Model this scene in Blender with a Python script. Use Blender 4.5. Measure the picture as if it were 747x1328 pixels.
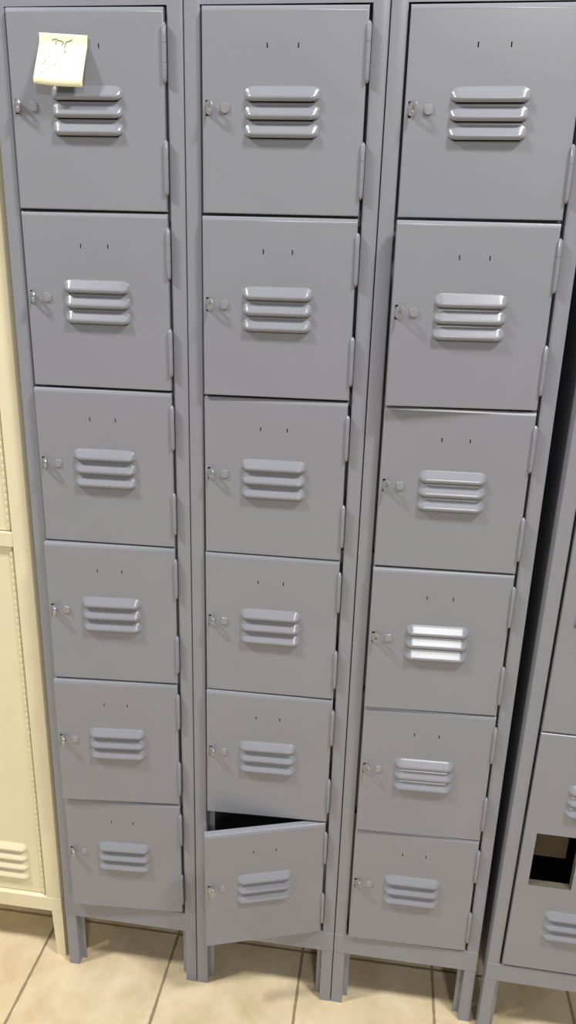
import bpy, math, random
from mathutils import Matrix, Vector

for o in list(bpy.data.objects):
    bpy.data.objects.remove(o)
scn = bpy.context.scene
COL = scn.collection

# ------------------------------------------------------------------ camera
cam_d = bpy.data.cameras.new('camera')
cam_d.sensor_fit = 'HORIZONTAL'
cam_d.sensor_width = 36.0
cam_d.lens = 36.0 * 984.741 / 747.0
cam_d.clip_start = 0.02
cam = bpy.data.objects.new('camera', cam_d)
COL.objects.link(cam)
Rm = Matrix(((0.9902327, -0.0694519, 0.1208949),
             (0.1367073, 0.3133069, -0.9397605),
             (0.0273909, 0.9471089, 0.3197414)))
cam.matrix_world = Matrix.Translation((0.645177, -1.259465, 1.573391)) @ Rm.to_4x4()
scn.camera = cam

# ------------------------------------------------------------------ world, lamps, exposure
scn.view_settings.view_transform = 'Standard'
scn.view_settings.look = 'None'
scn.view_settings.gamma = 1.0
scn.view_settings.use_curve_mapping = False
scn.view_settings.exposure = 0.06

world = bpy.data.worlds.new('world')
scn.world = world
world.use_nodes = True
bg = world.node_tree.nodes['Background']
bg.inputs[0].default_value = (0.90, 0.95, 1.0, 1)
bg.inputs[1].default_value = 0.225


def area(name, loc, target, size, size_y, power, color=(1, 1, 1)):
    d = bpy.data.lights.new(name, 'AREA')
    d.shape = 'RECTANGLE'
    d.size = size
    d.size_y = size_y
    d.energy = power
    d.color = color
    o = bpy.data.objects.new(name, d)
    COL.objects.link(o)
    o.location = loc
    v = Vector(target) - Vector(loc)
    o.rotation_euler = v.to_track_quat('-Z', 'Y').to_euler()
    return o


area('ceiling_lamp', (-1.85, -1.10, 4.0), (-1.0, -0.75, 0.0), 0.40, 0.24, 108, (1.0, 0.97, 0.93))
area('ceiling_lamp', (2.00, -1.10, 4.0), (1.4, -0.75, 0.0), 0.40, 0.24, 92, (1.0, 0.97, 0.93))
area('far_ceiling_lamp', (1.74, -5.0, 4.20), (0.75, 0, 0.8), 0.60, 0.39, 84, (1.0, 0.99, 0.96))

# ------------------------------------------------------------------ materials


def s2l(c):
    return tuple(((v / 255 / 12.92) if v / 255 <= 0.04045 else ((v / 255 + 0.055) / 1.055) ** 2.4) for v in c) + (1,)


def paint(name, c, rough=0.38, metal=0.0, mottling=0.05, bump=0.02, bscale=900, spec=0.5):
    m = bpy.data.materials.new(name)
    m.use_nodes = True
    nt = m.node_tree
    N, L = nt.nodes, nt.links
    b = N['Principled BSDF']
    b.inputs['Roughness'].default_value = rough
    b.inputs['Metallic'].default_value = metal
    b.inputs['Specular IOR Level'].default_value = spec
    tc = N.new('ShaderNodeTexCoord')
    n = N.new('ShaderNodeTexNoise')
    n.inputs['Scale'].default_value = 9
    n.inputs['Detail'].default_value = 4
    L.new(tc.outputs['Object'], n.inputs['Vector'])
    mx = N.new('ShaderNodeMix')
    mx.data_type = 'RGBA'
    base = s2l(c)
    mx.inputs[6].default_value = tuple(v * (1 - mottling) for v in base[:3]) + (1,)
    mx.inputs[7].default_value = tuple(min(1, v * (1 + mottling)) for v in base[:3]) + (1,)
    L.new(n.outputs['Fac'], mx.inputs[0])
    L.new(mx.outputs[2], b.inputs['Base Color'])
    n2 = N.new('ShaderNodeTexNoise')
    n2.inputs['Scale'].default_value = bscale
    L.new(tc.outputs['Object'], n2.inputs['Vector'])
    bp = N.new('ShaderNodeBump')
    bp.inputs['Strength'].default_value = bump
    bp.inputs['Distance'].default_value = 0.001
    L.new(n2.outputs['Fac'], bp.inputs['Height'])
    L.new(bp.outputs['Normal'], b.inputs['Normal'])
    return m


M = {}
M['grey'] = paint('grey_enamel', (140, 142, 151), rough=0.24)
M['grey_in'] = paint('grey_enamel_inside', (110, 110, 116), rough=0.5)
M['lug'] = paint('worn_grey_metal', (165, 165, 166), rough=0.3, metal=0.4)
M['plug'] = paint('lock_plug_grey', (150, 151, 157), rough=0.28, metal=0.15)
M['cream'] = paint('cream_enamel', (232, 222, 190), rough=0.32)
M['dark'] = paint('rust_brown_inside', (70, 58, 40), rough=0.7)
M['rim'] = paint('bare_steel_rim', (104, 98, 86), rough=0.5)
M['wall'] = paint('wall_paint', (205, 200, 190), rough=0.8, bscale=200)
M['base'] = paint('vinyl_baseboard', (70, 62, 55), rough=0.6)
M['paper'] = paint('yellow_note_paper', (252, 247, 214), rough=0.75, mottling=0.02, bump=0.05, bscale=300)
M['ink'] = paint('pencil_grey', (128, 126, 100), rough=0.8)
# the note is thin paper: some light goes through it
_b = M['paper'].node_tree.nodes['Principled BSDF']


def floor_material():
    m = bpy.data.materials.new('ceramic_floor_tile')
    m.use_nodes = True
    nt = m.node_tree
    N, L = nt.nodes, nt.links
    b = N['Principled BSDF']
    tc = N.new('ShaderNodeTexCoord')
    sp = N.new('ShaderNodeSeparateXYZ')
    L.new(tc.outputs['Object'], sp.inputs[0])

    def mth(op, a, bb=None, c=None):
        k = N.new('ShaderNodeMath')
        k.operation = op
        for i, v in enumerate((a, bb, c)):
            if v is None:
                continue
            if isinstance(v, (int, float)):
                k.inputs[i].default_value = v
            else:
                L.new(v, k.inputs[i])
        return k.outputs[0]
    wob = N.new('ShaderNodeTexNoise')
    wob.inputs['Scale'].default_value = 45
    wob.inputs['Detail'].default_value = 3
    L.new(tc.outputs['Object'], wob.inputs['Vector'])
    w = mth('MULTIPLY', mth('SUBTRACT', wob.outputs['Fac'], 0.5), 0.004)
    P = 0.3045

    def edge(out, off):
        f = mth('FRACT', mth('DIVIDE', mth('ADD', out, off + 30 * P), P))
        d = mth('MINIMUM', f, mth('SUBTRACT', 1.0, f))
        return mth('MULTIPLY', d, P)
    dx = edge(sp.outputs['X'], 0.0755)
    dy = edge(sp.outputs['Y'], -0.122)
    d = mth('ADD', mth('MINIMUM', dx, dy), w)
    mr = N.new('ShaderNodeMapRange')
    mr.interpolation_type = 'SMOOTHSTEP'
    mr.inputs['From Min'].default_value = 0.0022
    mr.inputs['From Max'].default_value = 0.0040
    L.new(d, mr.inputs['Value'])
    n = N.new('ShaderNodeTexNoise')
    n.inputs['Scale'].default_value = 11
    n.inputs['Detail'].default_value = 6
    n.inputs['Roughness'].default_value = 0.6
    L.new(tc.outputs['Object'], n.inputs['Vector'])
    cr = N.new('ShaderNodeValToRGB')
    cr.color_ramp.elements[0].position = 0.30
    cr.color_ramp.elements[0].color = s2l((202, 181, 143))
    cr.color_ramp.elements[1].position = 0.70
    cr.color_ramp.elements[1].color = s2l((228, 212, 180))
    e = cr.color_ramp.elements.new(0.5)
    e.color = s2l((217, 198, 163))
    L.new(n.outputs['Fac'], cr.inputs[0])
    mx = N.new('ShaderNodeMix')
    mx.data_type = 'RGBA'
    mx.inputs[6].default_value = s2l((150, 131, 103))
    L.new(mr.outputs[0], mx.inputs[0])
    L.new(cr.outputs[0], mx.inputs[7])
    L.new(mx.outputs[2], b.inputs['Base Color'])
    b.inputs['Roughness'].default_value = 0.42
    bp = N.new('ShaderNodeBump')
    bp.inputs['Strength'].default_value = 0.5
    bp.inputs['Distance'].default_value = 0.002
    L.new(mr.outputs[0], bp.inputs['Height'])
    L.new(bp.outputs['Normal'], b.inputs['Normal'])
    return m


M['floor'] = floor_material()

# ------------------------------------------------------------------ mesh helper


class MB:
    def __init__(s):
        s.v, s.f = [], []

    def add(s, verts, faces):
        b = len(s.v)
        s.v += [tuple(p) for p in verts]
        s.f += [tuple(b + i for i in f) for f in faces]

    def box(s, x0, x1, y0, y1, z0, z1):
        s.add([(x0, y0, z0), (x1, y0, z0), (x1, y1, z0), (x0, y1, z0),
               (x0, y0, z1), (x1, y0, z1), (x1, y1, z1), (x0, y1, z1)],
              [(0, 3, 2, 1), (4, 5, 6, 7), (0, 1, 5, 4), (1, 2, 6, 5), (2, 3, 7, 6), (3, 0, 4, 7)])

    def prism(s, prof, z0, z1, taper=None):
        """extrude a closed (x, y) outline from z0 to z1; taper maps (x,y) at z0"""
        n = len(prof)
        lo = [taper(x, y) if taper else (x, y) for x, y in prof]
        s.add([(x, y, z0) for x, y in lo] + [(x, y, z1) for x, y in prof],
              [(i, (i + 1) % n, n + (i + 1) % n, n + i) for i in range(n)] +
              [tuple(reversed(range(n))), tuple(range(n, 2 * n))])

    def sheet(s, xs, zs, holes, y=0.0, t=0.0012):
        """sheet with rectangular holes, front at y, thickness t"""
        xs, zs = set(xs), set(zs)
        for a, b_, c, d in holes:
            xs |= {a, b_}
            zs |= {c, d}
        xs, zs = sorted(xs), sorted(zs)

        def hole(i, j):
            if i < 0 or j < 0 or i >= len(xs) - 1 or j >= len(zs) - 1:
                return False
            cx, cz = (xs[i] + xs[i + 1]) / 2, (zs[j] + zs[j + 1]) / 2
            return any(a < cx < b_ and c < cz < d for a, b_, c, d in holes)
        for i in range(len(xs) - 1):
            for j in range(len(zs) - 1):
                x0, x1, z0, z1 = xs[i], xs[i + 1], zs[j], zs[j + 1]
                if hole(i, j):
                    if not hole(i - 1, j):
                        s.add([(x0, y, z0), (x0, y, z1), (x0, y + t, z1), (x0, y + t, z0)], [(0, 1, 2, 3)])
                    if not hole(i + 1, j):
                        s.add([(x1, y, z0), (x1, y, z1), (x1, y + t, z1), (x1, y + t, z0)], [(3, 2, 1, 0)])
                    if not hole(i, j - 1):
                        s.add([(x0, y, z0), (x1, y, z0), (x1, y + t, z0), (x0, y + t, z0)], [(0, 1, 2, 3)])
                    if not hole(i, j + 1):
                        s.add([(x0, y, z1), (x1, y, z1), (x1, y + t, z1), (x0, y + t, z1)], [(3, 2, 1, 0)])
                    continue
                s.add([(x0, y, z0), (x1, y, z0), (x1, y, z1), (x0, y, z1)], [(0, 1, 2, 3)])
                s.add([(x0, y + t, z0), (x1, y + t, z0), (x1, y + t, z1), (x0, y + t, z1)], [(3, 2, 1, 0)])

    def build(s, name, mat, parent=None, smooth=False, bevel=0.0):
        me = bpy.data.meshes.new(name)
        me.from_pydata(s.v, [], s.f)
        me.validate()
        import bmesh
        bm = bmesh.new()
        bm.from_mesh(me)
        bmesh.ops.remove_doubles(bm, verts=bm.verts, dist=1e-5)
        bm.to_mesh(me)
        bm.free()
        me.materials.append(mat)
        if smooth:
            for p in me.polygons:
                p.use_smooth = True
            me.set_sharp_from_angle(angle=math.radians(40))
        o = bpy.data.objects.new(name, me)
        COL.objects.link(o)
        if parent:
            o.parent = parent
        if bevel:
            b = o.modifiers.new('bevel', 'BEVEL')
            b.width = bevel
            b.segments = 2
            b.limit_method = 'ANGLE'
            b.angle_limit = math.radians(50)
        return o


def thing(name, label, cat, loc=(0, 0, 0), rot=(0, 0, 0), group=None):
    o = bpy.data.objects.new(name, None)
    COL.objects.link(o)
    o.empty_display_size = 0.05
    o.location = loc
    o.rotation_euler = rot
    o['label'] = label
    o['category'] = cat
    if group:
        o['group'] = group
    return o


# ------------------------------------------------------------------ room
mb = MB()
mb.box(-3.0, 4.0, -8.0, 0.55, -0.05, 0.0)
o = mb.build('floor', M['floor'])
o['kind'] = 'structure'
mb = MB()
mb.box(-3.0, 4.0, 0.47, 0.55, 0.0, 3.0)
o = mb.build('wall_back', M['wall'])
o['kind'] = 'structure'
mb = MB()
mb.box(-3.0, 4.0, 0.458, 0.47, 0.0, 0.10)
o = mb.build('baseboard_back', M['base'], bevel=0.003)
o['kind'] = 'structure'

# ------------------------------------------------------------------ locker parts
W = 0.3048
PITCH = 0.28642
DL, DR = 0.02985, 0.02997
DW = W - DL - DR
ZB = 0.19995
GAP = 0.0034
FY = 0.004
DEPTH = 0.42
RAILZ = 0.145


def ring_shell(mb, w, h, x_off, z_off, r_side, r_top, depth, y0=0.0, r_bot=None):
    """rounded front rim and folded edges of a sheet metal door; returns inner rect of flat face"""
    r_bot = r_bot or r_side
    rmax = max(r_side, r_top, r_bot)
    ys = sorted({0.0, 0.0003, 0.0007, 0.0012, r_side, 0.0022, 0.0034, 0.0045, 0.0060, rmax})
    ys = [y for y in ys if y <= rmax + 1e-9]

    TOPF = [(0, 0), (.0003, .0018), (.0012, .0050), (.0022, .0072), (.0034, .0080), (.0060, .0084), (.02, .0084)]

    def off(r, y):
        if r >= .006:
            for (ya, oa), (yb, ob) in zip(TOPF, TOPF[1:]):
                if ya <= y <= yb:
                    return oa + (ob - oa) * (y - ya) / (yb - ya)
        return r if y >= r else math.sqrt(max(0, r * r - (r - y) ** 2))
    rings = []
    for y in ys:
        xl = x_off + r_side - off(r_side, y)
        xr = x_off + w - r_side + off(r_side, y)
        zb = z_off + r_bot - off(r_bot, y)
        zt = z_off + h - r_top + off(r_top, y)
        rings.append([(xl, y0 + y, zb), (xr, y0 + y, zb), (xr, y0 + y, zt), (xl, y0 + y, zt)])
    xl, xr, zb, zt = x_off, x_off + w, z_off, z_off + h
    rings.append([(xl, y0 + depth, zb), (xr, y0 + depth, zb), (xr, y0 + depth, zt), (xl, y0 + depth, zt)])
    i_ = 0.009
    rings.append([(xl + i_, y0 + depth, zb + i_), (xr - i_, y0 + depth, zb + i_), (xr - i_, y0 + depth, zt - i_), (xl + i_, y0 + depth, zt - i_)])
    for a, b_ in zip(rings, rings[1:]):
        mb.add(a + b_, [(i, 4 + i, 4 + (i + 1) % 4, (i + 1) % 4) for i in range(4)])
    return x_off + r_side, x_off + w - r_side, z_off + r_bot, z_off + h - r_top


def louvre_hoods(mb, x0, x1, tops, h, depth, cap=0.0125, y0=0.0):
    """pressed louvre hoods open at the bottom"""
    ts = [0, .04, .08, .13, .2, .35, .5, .62, .70, .76, .82, .88, .93, .97, 1.0]

    def prof(t):
        if t < .13:
            a = t / .13
            return 0.16 * a * a
        if t < .70:
            return 0.16 + (t - .13) / .57 * .80
        a = (t - .70) / .30
        return 0.96 + 0.06 * math.sin(a * math.pi * .9) - 0.42 * a ** 2.6
    nseg = 6
    ss = [cap * i / nseg for i in range(nseg + 1)]
    xs = [x0 + s for s in ss] + [x0 + (x1 - x0) * k / 8 for k in range(1, 8)] + [x1 - s for s in reversed(ss)]
    for zt in tops:
        vs = []
        for x in xs:
            s_ = min(x - x0, x1 - x) / cap
            e = 1.0 if s_ >= 1 else math.sin(max(0, s_) * math.pi / 2) ** 0.8
            sh = (1 - e) * 0.24
            for t in ts:
                z = zt - h * (sh + t * (1 - 2 * sh))
                vs.append((x, y0 - depth * prof(t) * e, z))
        n = len(ts)
        fs = [(i * n + j, i * n + j + 1, (i + 1) * n + j + 1, (i + 1) * n + j)
              for i in range(len(xs) - 1) for j in range(n - 1)]
        mb.add(vs, fs)


def hinge_mesh(zc, length):
    """one rolled knuckle with slanted ends and its leaf"""
    mb = MB()
    xc, yc, r = 0.0012, -0.0012, 0.0034
    n = 10
    rings = [(-length / 2, 0.35), (-length / 2 + 0.004, 1.0), (-length / 2 + length * .33, 1.0), (-length / 2 + length * .335, .9),
             (-length / 2 + length * .34, 1.0), (-length / 2 + length * .66, 1.0), (-length / 2 + length * .665, .9), (-length / 2 + length * .67, 1.0),
             (length / 2 - 0.004, 1.0), (length / 2, 0.35)]
    vs = []
    for z, k in rings:
        for i in range(n):
            a = 2 * math.pi * i / n
            vs.append((xc + r * k * math.cos(a), yc + (1 - k) * 0.002 + r * k * 1.2 * math.sin(a), zc + z))
    fs = [(j * n + i, j * n + (i + 1) % n, (j + 1) * n + (i + 1) % n, (j + 1) * n + i) for j in range(len(rings) - 1) for i in range(n)]
    fs += [tuple(reversed(range(n))), tuple(range((len(rings) - 1) * n, len(rings) * n))]
    mb.add(vs, fs)
    # the leaf folded in behind the knuckle
    mb.box(-0.001, 0.0008, 0.0, 0.013, zc - length / 2 + 0.006, zc + length / 2 - 0.006)
    return mb


def lug_mesh(xc, zc, lean, out=0.018, half=0.0098):
    """padlock tongue with an eye, standing out of its slot"""
    mb = MB()
    n = 20
    d = Vector((math.sin(lean), -math.cos(lean), 0))
    t = Vector((math.cos(lean), math.sin(lean), 0)) * 0.0011
    outer, inner = [], []
    co, hr = out * 0.52, 0.0032
    for i in range(n):
        a = 2 * math.pi * i / n
        ca, sa = math.cos(a), math.sin(a)
        p = co + (out - co) * (abs(ca) ** .8) * (1 if ca > 0 else -1) * (1.0 if ca > 0 else 1.35)
        q = half * (abs(sa) ** .8) * (1 if sa > 0 else -1)
        outer.append((p, q))
        inner.append((co + hr * ca + 0.001, hr * 1.25 * sa))
    base = Vector((xc, 0.0, zc))

    def P3(p, side):
        return base + d * p[0] + Vector((0, 0, p[1])) + t * side
    vs = [P3(p, 1) for p in outer] + [P3(p, 1) for p in inner] + [P3(p, -1) for p in outer] + [P3(p, -1) for p in inner]
    fs = []
    for i in range(n):
        j = (i + 1) % n
        fs.append((i, j, n + j, n + i))
        fs.append((2 * n + j, 2 * n + i, 3 * n + i, 3 * n + j))
        fs.append((j, i, 2 * n + i, 2 * n + j))
        fs.append((n + i, n + j, 3 * n + j, 3 * n + i))
    mb.add(vs, fs)
    return mb


def plug_mesh(xc, zc, r=0.0076):
    """flat faced round plug with two flattened sides"""
    mb = MB()
    n = 10

    def outline(k):
        pts = []
        for i in range(n):
            a = 2 * math.pi * i / n
            x, z = math.cos(a), math.sin(a)
            x = max(-.86, min(.86, x))
            z = max(-.92, z)
            pts.append((xc + r * k * x, zc + r * k * z))
        return pts
    levels = [(0.0, 1.0), (-0.0016, 1.0), (-0.0022, .93), (-0.0023, .5)]
    vs = []
    for y, k in levels:
        vs += [(x, y, z) for x, z in outline(k)]
    fs = [(j * n + i, j * n + (i + 1) % n, (j + 1) * n + (i + 1) % n, (j + 1) * n + i) for j in range(len(levels) - 1) for i in range(n)]
    fs.append(tuple((len(levels) - 1) * n + i for i in range(n)))
    mb.add(vs, fs)
    return mb


# door meshes are made once and shared; local origin = hinge corner, middle height
def mesh_of(mb, name, mat, smooth=False, bevel=0.0):
    return mb.build(name, mat, None, smooth, bevel)


H = PITCH - GAP
X0, Z0 = -DW, -H / 2


def make_box_door():
    w, h = DW, H
    mb = MB()
    a, b_, c, d = ring_shell(mb, w, h, X0, Z0, 0.0018, 0.0084, 0.0145)
    holes = []
    zt = [Z0 + .1785, Z0 + .1785 - .0247, Z0 + .1785 - .0494]
    for z in zt:
        holes.append((X0 + .074, X0 + .170, z - .0225, z - .0140))
    for hx in (.098, .1442):
        holes.append((X0 + hx - .0009, X0 + hx + .0009, Z0 + .2275, Z0 + .2345))
    holes.append((X0 + .0052, X0 + .0100, Z0 + .1370, Z0 + .1590))
    mb.sheet([a, b_], [c, d], holes)
    door = mesh_of(mb, 'door', M['grey'], smooth=True)
    mb = MB()
    louvre_hoods(mb, X0 + .0655, X0 + .1780, zt, .0215, .0090)
    lv = mb.build('louver_vent', M['grey'], door, smooth=True)
    for z in (.222, .0635):
        hinge_mesh(Z0 + z, .080).build('hinge', M['grey'], door, smooth=True)
    mb = lug_mesh(X0 + .0070, Z0 + .1480, math.radians(38))
    mb.build('padlock_lug', M['lug'], door, smooth=True)
    plug_mesh(X0 + .0350, Z0 + .1480).build('lock_plug', M['plug'], door, smooth=True)
    return door


def stile_profile(x_out, sgn, y=FY, q=.0300):
    """Z folded stile: face, return, stop lip. x_out = outer edge, sgn=+1 for a left stile"""
    t = 0.0014
    f = 0.0246
    r = 0.002
    pts = [(0, q + .003), (0, r), (r * .3, r * .3), (r, 0), (f - r, 0), (f - r * .3, r * .3), (f, r), (f, q),
           (f + .0105, q), (f + .0105, q + t), (f - t, q + t), (f - t, r + t), (f - r - t, t), (r + t, t), (t, r + t), (t, q + .003)]
    out = [(x_out + sgn * px, y + py) for px, py in pts]
    return out if sgn > 0 else list(reversed(out))


def box_locker_body(root, wid, top, shelves, rear=DEPTH, fy=FY, railz=RAILZ, zb=ZB, mat=None, stile=stile_profile):
    mat = mat or M['grey']
    g = 0.0008
    # frame
    mb = MB()
    for sx, sg in ((g, 1), (wid - g, -1)):
        mb.prism(stile(sx, sg, fy), zb - 0.004, top)
    mb.box(.012, wid - .012, fy + .0006, fy + .0018, top - .0325, top)
    for z in shelves:
        mb.box(.0250, wid - .0250, fy + .0205, fy + .0219, z - .012, z + .012)
    mb.build('face_frame', mat, root, smooth=True)
    mb = MB()
    mb.box(g, wid - g, fy - .0008, fy + .016, railz, zb - .0036)
    mb.build('bottom_rail', mat, root, bevel=0.0015)
    for sx, sg in ((g, 1), (wid - g, -1)):
        mb = MB()
        mb.prism(stile(sx, sg, fy, .0190), 0, railz)
        mb.build('leg', mat, root, smooth=True)
    for sx, sg in ((g, 1), (wid - g, -1)):
        mb = MB()
        pr = [(sx, rear - .022), (sx, rear), (sx + sg * .024, rear), (sx + sg * .024, rear - .0014), (sx + sg * .0014, rear - .0014), (sx + sg * .0014, rear - .022)]
        if sg < 0:
            pr = list(reversed(pr))
        mb.prism(pr, 0, railz + .01)
        mb.build('leg', mat, root)
    for x in (g, wid - g - .0012):
        mb = MB()
        mb.box(x, x + .0012, fy + .0335, rear, railz, top)
        mb.box(x, x + .0012, fy + .0150, fy + .0335, railz, zb - .0045)
        mb.build('side_panel', mat, root)
    mb = MB()
    mb.box(g + .0012, wid - g - .0012, rear - .0012, rear, railz + .01, top)
    mb.build('back_panel', mat, root)
    mb = MB()
    mb.box(g, wid - g, fy + .0016, rear, top, top + .0014)
    mb.build('top_panel', mat, root)
    for k, z in enumerate(list(shelves) + [zb - .010]):
        mb = MB()
        yf = fy + .0162 if z < zb else fy + .0222
        xi = .0270 if z < zb else g + .0014
        mb.box(xi, wid - xi, yf, fy + .0335, z - .0008, z + .0008)
        mb.box(g + .0014, wid - g - .0014, fy + .0335, rear - .0014, z - .0008, z + .0008)
        mb.box(g + .0014, wid - g - .0014, rear - .0026, rear - .0014, z, z + .010)
        mb.build('shelf', mat, root)


yaws = {(0, 0): [0.0114, 0.0002, 0.0003, -0.0028], (0, 1): [0.0068, 0.0004, 0.001, 0.0016], (0, 2): [0.030, 0.0007, 0.0003, 0.0012],
        (0, 3): [0.0752, 0.0009, 0.0009, -0.0002], (0, 4): [0.0991, -0.0001, 0.0006, -0.001], (0, 5): [0.0631, -0.0, -0.0006, 0.0025],
        (1, 0): [0.0149, 0.0001, 0.0001, 0.0], (1, 1): [0.0276, -0.0002, 0.0001, 0.0025], (1, 2): [0.0061, -0.0005, -0.0006, 0.0029],
        (1, 3): [0.0154, -0.0002, 0.0006, 0.0030], (1, 4): [0.0384, 0.0002, 0.0006, -0.002], (1, 5): [0.3138, -0.0003, -0.0004, 0.0029],
        (2, 0): [0.0017, -0.0007, 0.0006, 0.0030], (2, 1): [0.0887, -0.0004, -0.0003, 0.0026], (2, 2): [0.0336, -0.0001, -0.0006, 0.0004],
        (2, 3): [0.0509, -0.0002, -0.0005, 0.0023], (2, 4): [0.0366, 0.0005, -0.0006, -0.0006], (2, 5): [0.0176, -0.0002, -0.0002, -0.0003]}
labels = ['grey six-door locker column with a yellow note on its top door, beside cream locker',
          'middle grey six-door metal locker column whose bottom door stands open',
          'grey six-door metal locker column right of the middle one, fourth door vent brightly glinting']
TOP = 1.952
first_door = None
for c in range(3):
    root = thing('locker', labels[c], 'locker', (c * W, 0, 0), group='grey six-door locker columns')
    box_locker_body(root, W, TOP, [ZB + k * PITCH for k in range(1, 6)])
    for r in range(6):
        yaw, dx, dz, roll = yaws[c, r]
        if first_door is None:
            first_door = make_box_door()
            dr = first_door
        else:
            dr = first_door.copy()
            COL.objects.link(dr)
            for ch in first_door.children:
                k = ch.copy()
                COL.objects.link(k)
                k.parent = dr
        dr.parent = root
        dr.location = (W - DR + dx, 0, ZB + (5.5 - r) * PITCH + dz)
        dr.rotation_euler = (0, -roll, yaw)

# ------------------------------------------------------------------ grey locker at the right edge (three tall doors)
P4 = 0.5630
Z4 = 0.1985
root = thing('locker', 'grey metal locker at the right edge with a rectangular hole in its lower door', 'locker',
             (0.9262, -0.0185, 0), (0, math.radians(0.62), 0))
box_locker_body(root, W, Z4 + 3 * P4 + .034, [Z4 + P4, Z4 + 2 * P4], zb=Z4, railz=.150)
for r in range(3):
    h = P4 - GAP
    x0, z0 = -DW, -h / 2
    mb = MB()
    a, b_, c_, d_ = ring_shell(mb, DW, h, x0, z0, .0018, .004, .0145)
    lo = [z0 + .156 - k * .0247 for k in range(3)]
    hi = [z0 + .456 - k * .0247 for k in range(3)]
    pocket = (x0 + .023, x0 + .105, z0 + .212, z0 + .337)
    holes = [(x0 + .074, x0 + .170, z - .0225, z - .0140) for z in lo + hi] + [pocket]
    mb.sheet([a, b_], [c_, d_], holes)
    door = mb.build('door', M['grey'], root, smooth=True)
    door.location = (W - DR, 0, Z4 + (r + .5) * P4 + .0005)
    px0, px1, pz0, pz1 = pocket
    # rim folded inwards round the pocket
    mb = MB()
    mb.box(px0 - .0012, px0, 0.0002, .016, pz0, pz1)
    mb.box(px1, px1 + .0012, 0.0002, .016, pz0, pz1)
    mb.box(px0, px1, 0.0002, .016, pz0 - .0012, pz0)
    mb.box(px0, px1, 0.0002, .016, pz1, pz1 + .0012)
    mb.build('hole_rim', M['rim'], door)
    for tops in (lo, hi):
        mb = MB()
        louvre_hoods(mb, x0 + .0655, x0 + .1780, tops, .0215, .0090)
        mb.build('louver_vent', M['grey'], door, smooth=True)
    for z in (.09, .47):
        hinge_mesh(z0 + z, .080).build('hinge', M['grey'], door, smooth=True)
    if r > 0:
        mb = MB()
        mb.box(px0, px1, .0145, .0157, pz0, pz1)
        mb.box(px0 + .030, px1 - .030, .002, .0150, pz0 + .030, pz0 + .085)
        mb.build('recessed_handle', M['plug'], door, bevel=.001)
    else:
        mb = MB()
        # inner latch channel seen through the empty handle hole
        mb.box(px0 - .010, px0 + .070, .030, .0312, pz0 + .048, pz1 + .02)
        mb.build('latch_channel', M['dark'], door)

# ------------------------------------------------------------------ cream locker on the left (two tall doors)
CX1 = -0.0150
CW = 0.3048
CY = 0.0200


def cream_stile(x_out, sgn, y=CY):
    f, r, t = .0365, .0050, .0014
    pts = [(0, .030), (0, r), (r * .3, r * .3), (r, 0), (f - .002, 0), (f, .002), (f, .030), (f - t, .030), (f - t, .003), (r + t, t), (t, r + t), (t, .030)]
    out = [(x_out + sgn * px, y + py) for px, py in pts]
    return out if sgn > 0 else list(reversed(out))


root = thing('locker', 'cream metal locker with tall doors at the left end of the row', 'locker', (CX1 - CW, 0, 0))
mb = MB()
CT = 1.95
for sx, sg in ((0, 1), (CW, -1)):
    mb.prism(cream_stile(sx, sg), .1705, CT)
mb.box(.036, CW - .036, CY, CY + .024, 1.0275, 1.0560)
mb.box(.036, CW - .036, CY, CY + .024, CT - .03, CT)
mb.build('face_frame', M['cream'], root, smooth=True, bevel=.0008)
mb = MB()
mb.box(0.0, CW, CY - .0006, CY + .030, .1310, .1700)
mb.build('bottom_rail', M['cream'], root, bevel=.0018)
for sx, sg in ((0, 1), (CW, -1)):
    mb = MB()
    pr = [(sx, CY), (sx + sg * .0250, CY), (sx + sg * .0250, CY + .0014), (sx + sg * .0014, CY + .0014), (sx + sg * .0014, CY + .03), (sx, CY + .03)]
    if sg < 0:
        pr = list(reversed(pr))
    mb.prism(pr, 0, .131, taper=lambda x, y, sx=sx: (sx + (x - sx) * .82, y))
    mb.build('leg', M['cream'], root)
    mb = MB()
    pr = [(sx, .44), (sx + sg * .022, .44), (sx + sg * .022, .4386), (sx + sg * .0014, .4386), (sx + sg * .0014, .41), (sx, .41)]
    if sg > 0:
        pr = list(reversed(pr))
    mb.prism(pr, 0, .14)
    mb.build('leg', M['cream'], root)
for x in (0, CW - .0012):
    mb = MB()
    mb.box(x, x + .0012, CY + .030, .44, .135, CT)
    mb.build('side_panel', M['cream'], root)
mb = MB()
mb.box(.0012, CW - .0012, .4388, .44, .14, CT)
mb.build('back_panel', M['cream'], root)
mb = MB()
mb.box(0, CW, CY + .002, .44, CT, CT + .0014)
mb.build('top_panel', M['cream'], root)
for z in (.150, 1.042):
    mb = MB()
    mb.box(.0014, CW - .0014, CY + .031, .4386, z, z + .0016)
    mb.build('shelf', M['cream'], root)
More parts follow.
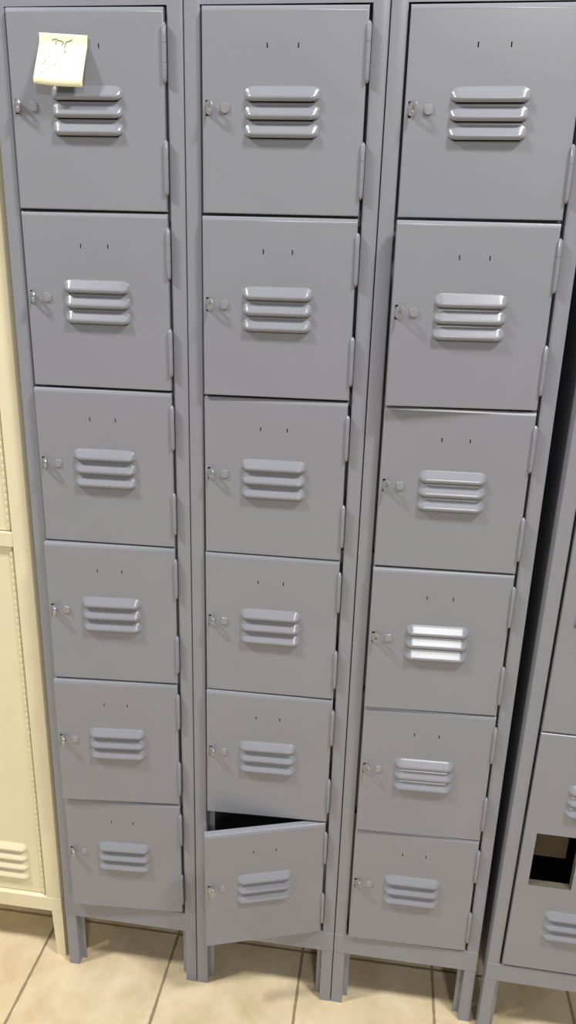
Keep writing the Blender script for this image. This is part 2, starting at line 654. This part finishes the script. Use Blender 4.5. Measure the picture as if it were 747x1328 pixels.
for z0, z1 in ((.1715, 1.0262), (1.0575, CT - .0315)):
    w = CW - .0375 * 2 - .0065
    h = z1 - z0
    mb = MB()
    a, b_, c_, d_ = ring_shell(mb, w, h, -w, 0, .0020, .0020, .014)
    vent = [(.136 if z0 < 1 else h - .062) - k * .0258 for k in range(4)]
    lx0, lx1 = -w + .030, -.0310
    mb.sheet([a, b_], [c_, d_], [(lx0 + .01, lx1 - .01, z - .0205, z - .0135) for z in vent])
    door = mb.build('door', M['cream'], root, smooth=True)
    door.location = (CW - .0375 - .0060, CY + .0085, z0)
    mb = MB()
    louvre_hoods(mb, lx0, lx1, vent, .0200, .0085, cap=.012)
    mb.build('louver_vent', M['cream'], door, smooth=True)
    mb = MB()
    n = 8
    rings = []
    zz = .004
    while zz < h - .016:
        rings += [(zz, .85), (zz + .0008, 1), (zz + .0131, 1), (zz + .0139, .85)]
        zz += .0145
    vs = []
    for z, k in rings:
        for i in range(n):
            an = 2 * math.pi * i / n
            vs.append((-.0000 + .0034 * k * math.cos(an), -.0010 + .0036 * k * math.sin(an), z))
    fs = [(j * n + i, j * n + (i + 1) % n, (j + 1) * n + (i + 1) % n, (j + 1) * n + i) for j in range(len(rings) - 1) for i in range(n)]
    fs += [tuple(reversed(range(n))), tuple(range((len(rings) - 1) * n, len(rings) * n))]
    mb.add(vs, fs)
    mb.build('piano_hinge', M['cream'], door, smooth=True)

# ------------------------------------------------------------------ sticky note
NS = 0.0762


def note_pt(u, v, lift=0.0):
    """u across 0..1, v down 0..1 -> local point; the top is stuck down, the rest bows out"""
    s = v * NS
    # out-of-plane distance along the sheet
    k = max(0.0, v - .17) / .83
    yy = -0.0003 - 0.0225 * (k ** 1.05) - 0.0012 * math.sin(k * math.pi)
    kk = max(0, v - .88) / .12
    yy += 0.0050 * kk ** 1.6
    zz = -s * (1 - 0.052 * k) 
    yy -= 0.003 * k * (1 - u)
    sag = -0.0022 * math.sin(u * math.pi) * k * .6
    return Vector((u * NS, yy - lift, zz + sag))


note = MB()
nu, nv = 14, 28
vs = [note_pt(i / nu, j / nv) for j in range(nv + 1) for i in range(nu + 1)]
fs = [(j * (nu + 1) + i, (j + 1) * (nu + 1) + i, (j + 1) * (nu + 1) + i + 1, j * (nu + 1) + i + 1) for j in range(nv) for i in range(nu)]
note.add(vs, fs)
no = note.build('sticky_note', M['paper'], None, smooth=True)
sm = no.modifiers.new('thickness', 'SOLIDIFY')
sm.thickness = 0.00015
sm.offset = 1
no.location = (.0826, -0.0030, 1.8832)
no.rotation_euler = (0, math.radians(3.4), 0)
no['label'] = 'pale yellow sticky note with faint pencil scribble, curling off the top left locker door'
no['category'] = 'note'

strokes = [
    [(.27, .12), (.34, .095), (.40, .12), (.50, .135)],
    [(.35, .13), (.35, .17), (.345, .21)],
    [(.52, .15), (.505, .16), (.465, .20)],
    [(.69, .09), (.63, .125), (.58, .135), (.55, .155)],
    [(.55, .155), (.54, .20), (.545, .25)],
    [(.555, .29), (.565, .32), (.55, .35)],
    [(.235, .40), (.25, .43), (.245, .46)],
    [(.22, .50), (.18, .55), (.155, .575), (.13, .57)],
    [(.24, .58), (.27, .59)], [(.38, .58), (.42, .585)], [(.45, .58), (.48, .59)],
    [(.22, .69), (.26, .70)], [(.15, .76), (.21, .765)], [(.50, .75), (.54, .745)],
    [(.44, .38), (.42, .42), (.41, .45)]]
ink = MB()
for st in strokes:
    wd = .010 if st[0][1] < .3 else .005
    L_, R_ = [], []
    for i, (u, v) in enumerate(st):
        a = st[max(0, i - 1)]
        b_ = st[min(len(st) - 1, i + 1)]
        tx, ty = b_[0] - a[0], b_[1] - a[1]
        ln = math.hypot(tx, ty) or 1
        nx, ny = -ty / ln * wd, tx / ln * wd
        L_.append(note_pt(u + nx, v + ny, .0004))
        R_.append(note_pt(u - nx, v - ny, .0004))
    n = len(st)
    ink.add(L_ + R_, [(i, i + 1, n + i + 1, n + i) for i in range(n - 1)])
ink.build('handwriting', M['ink'], no)
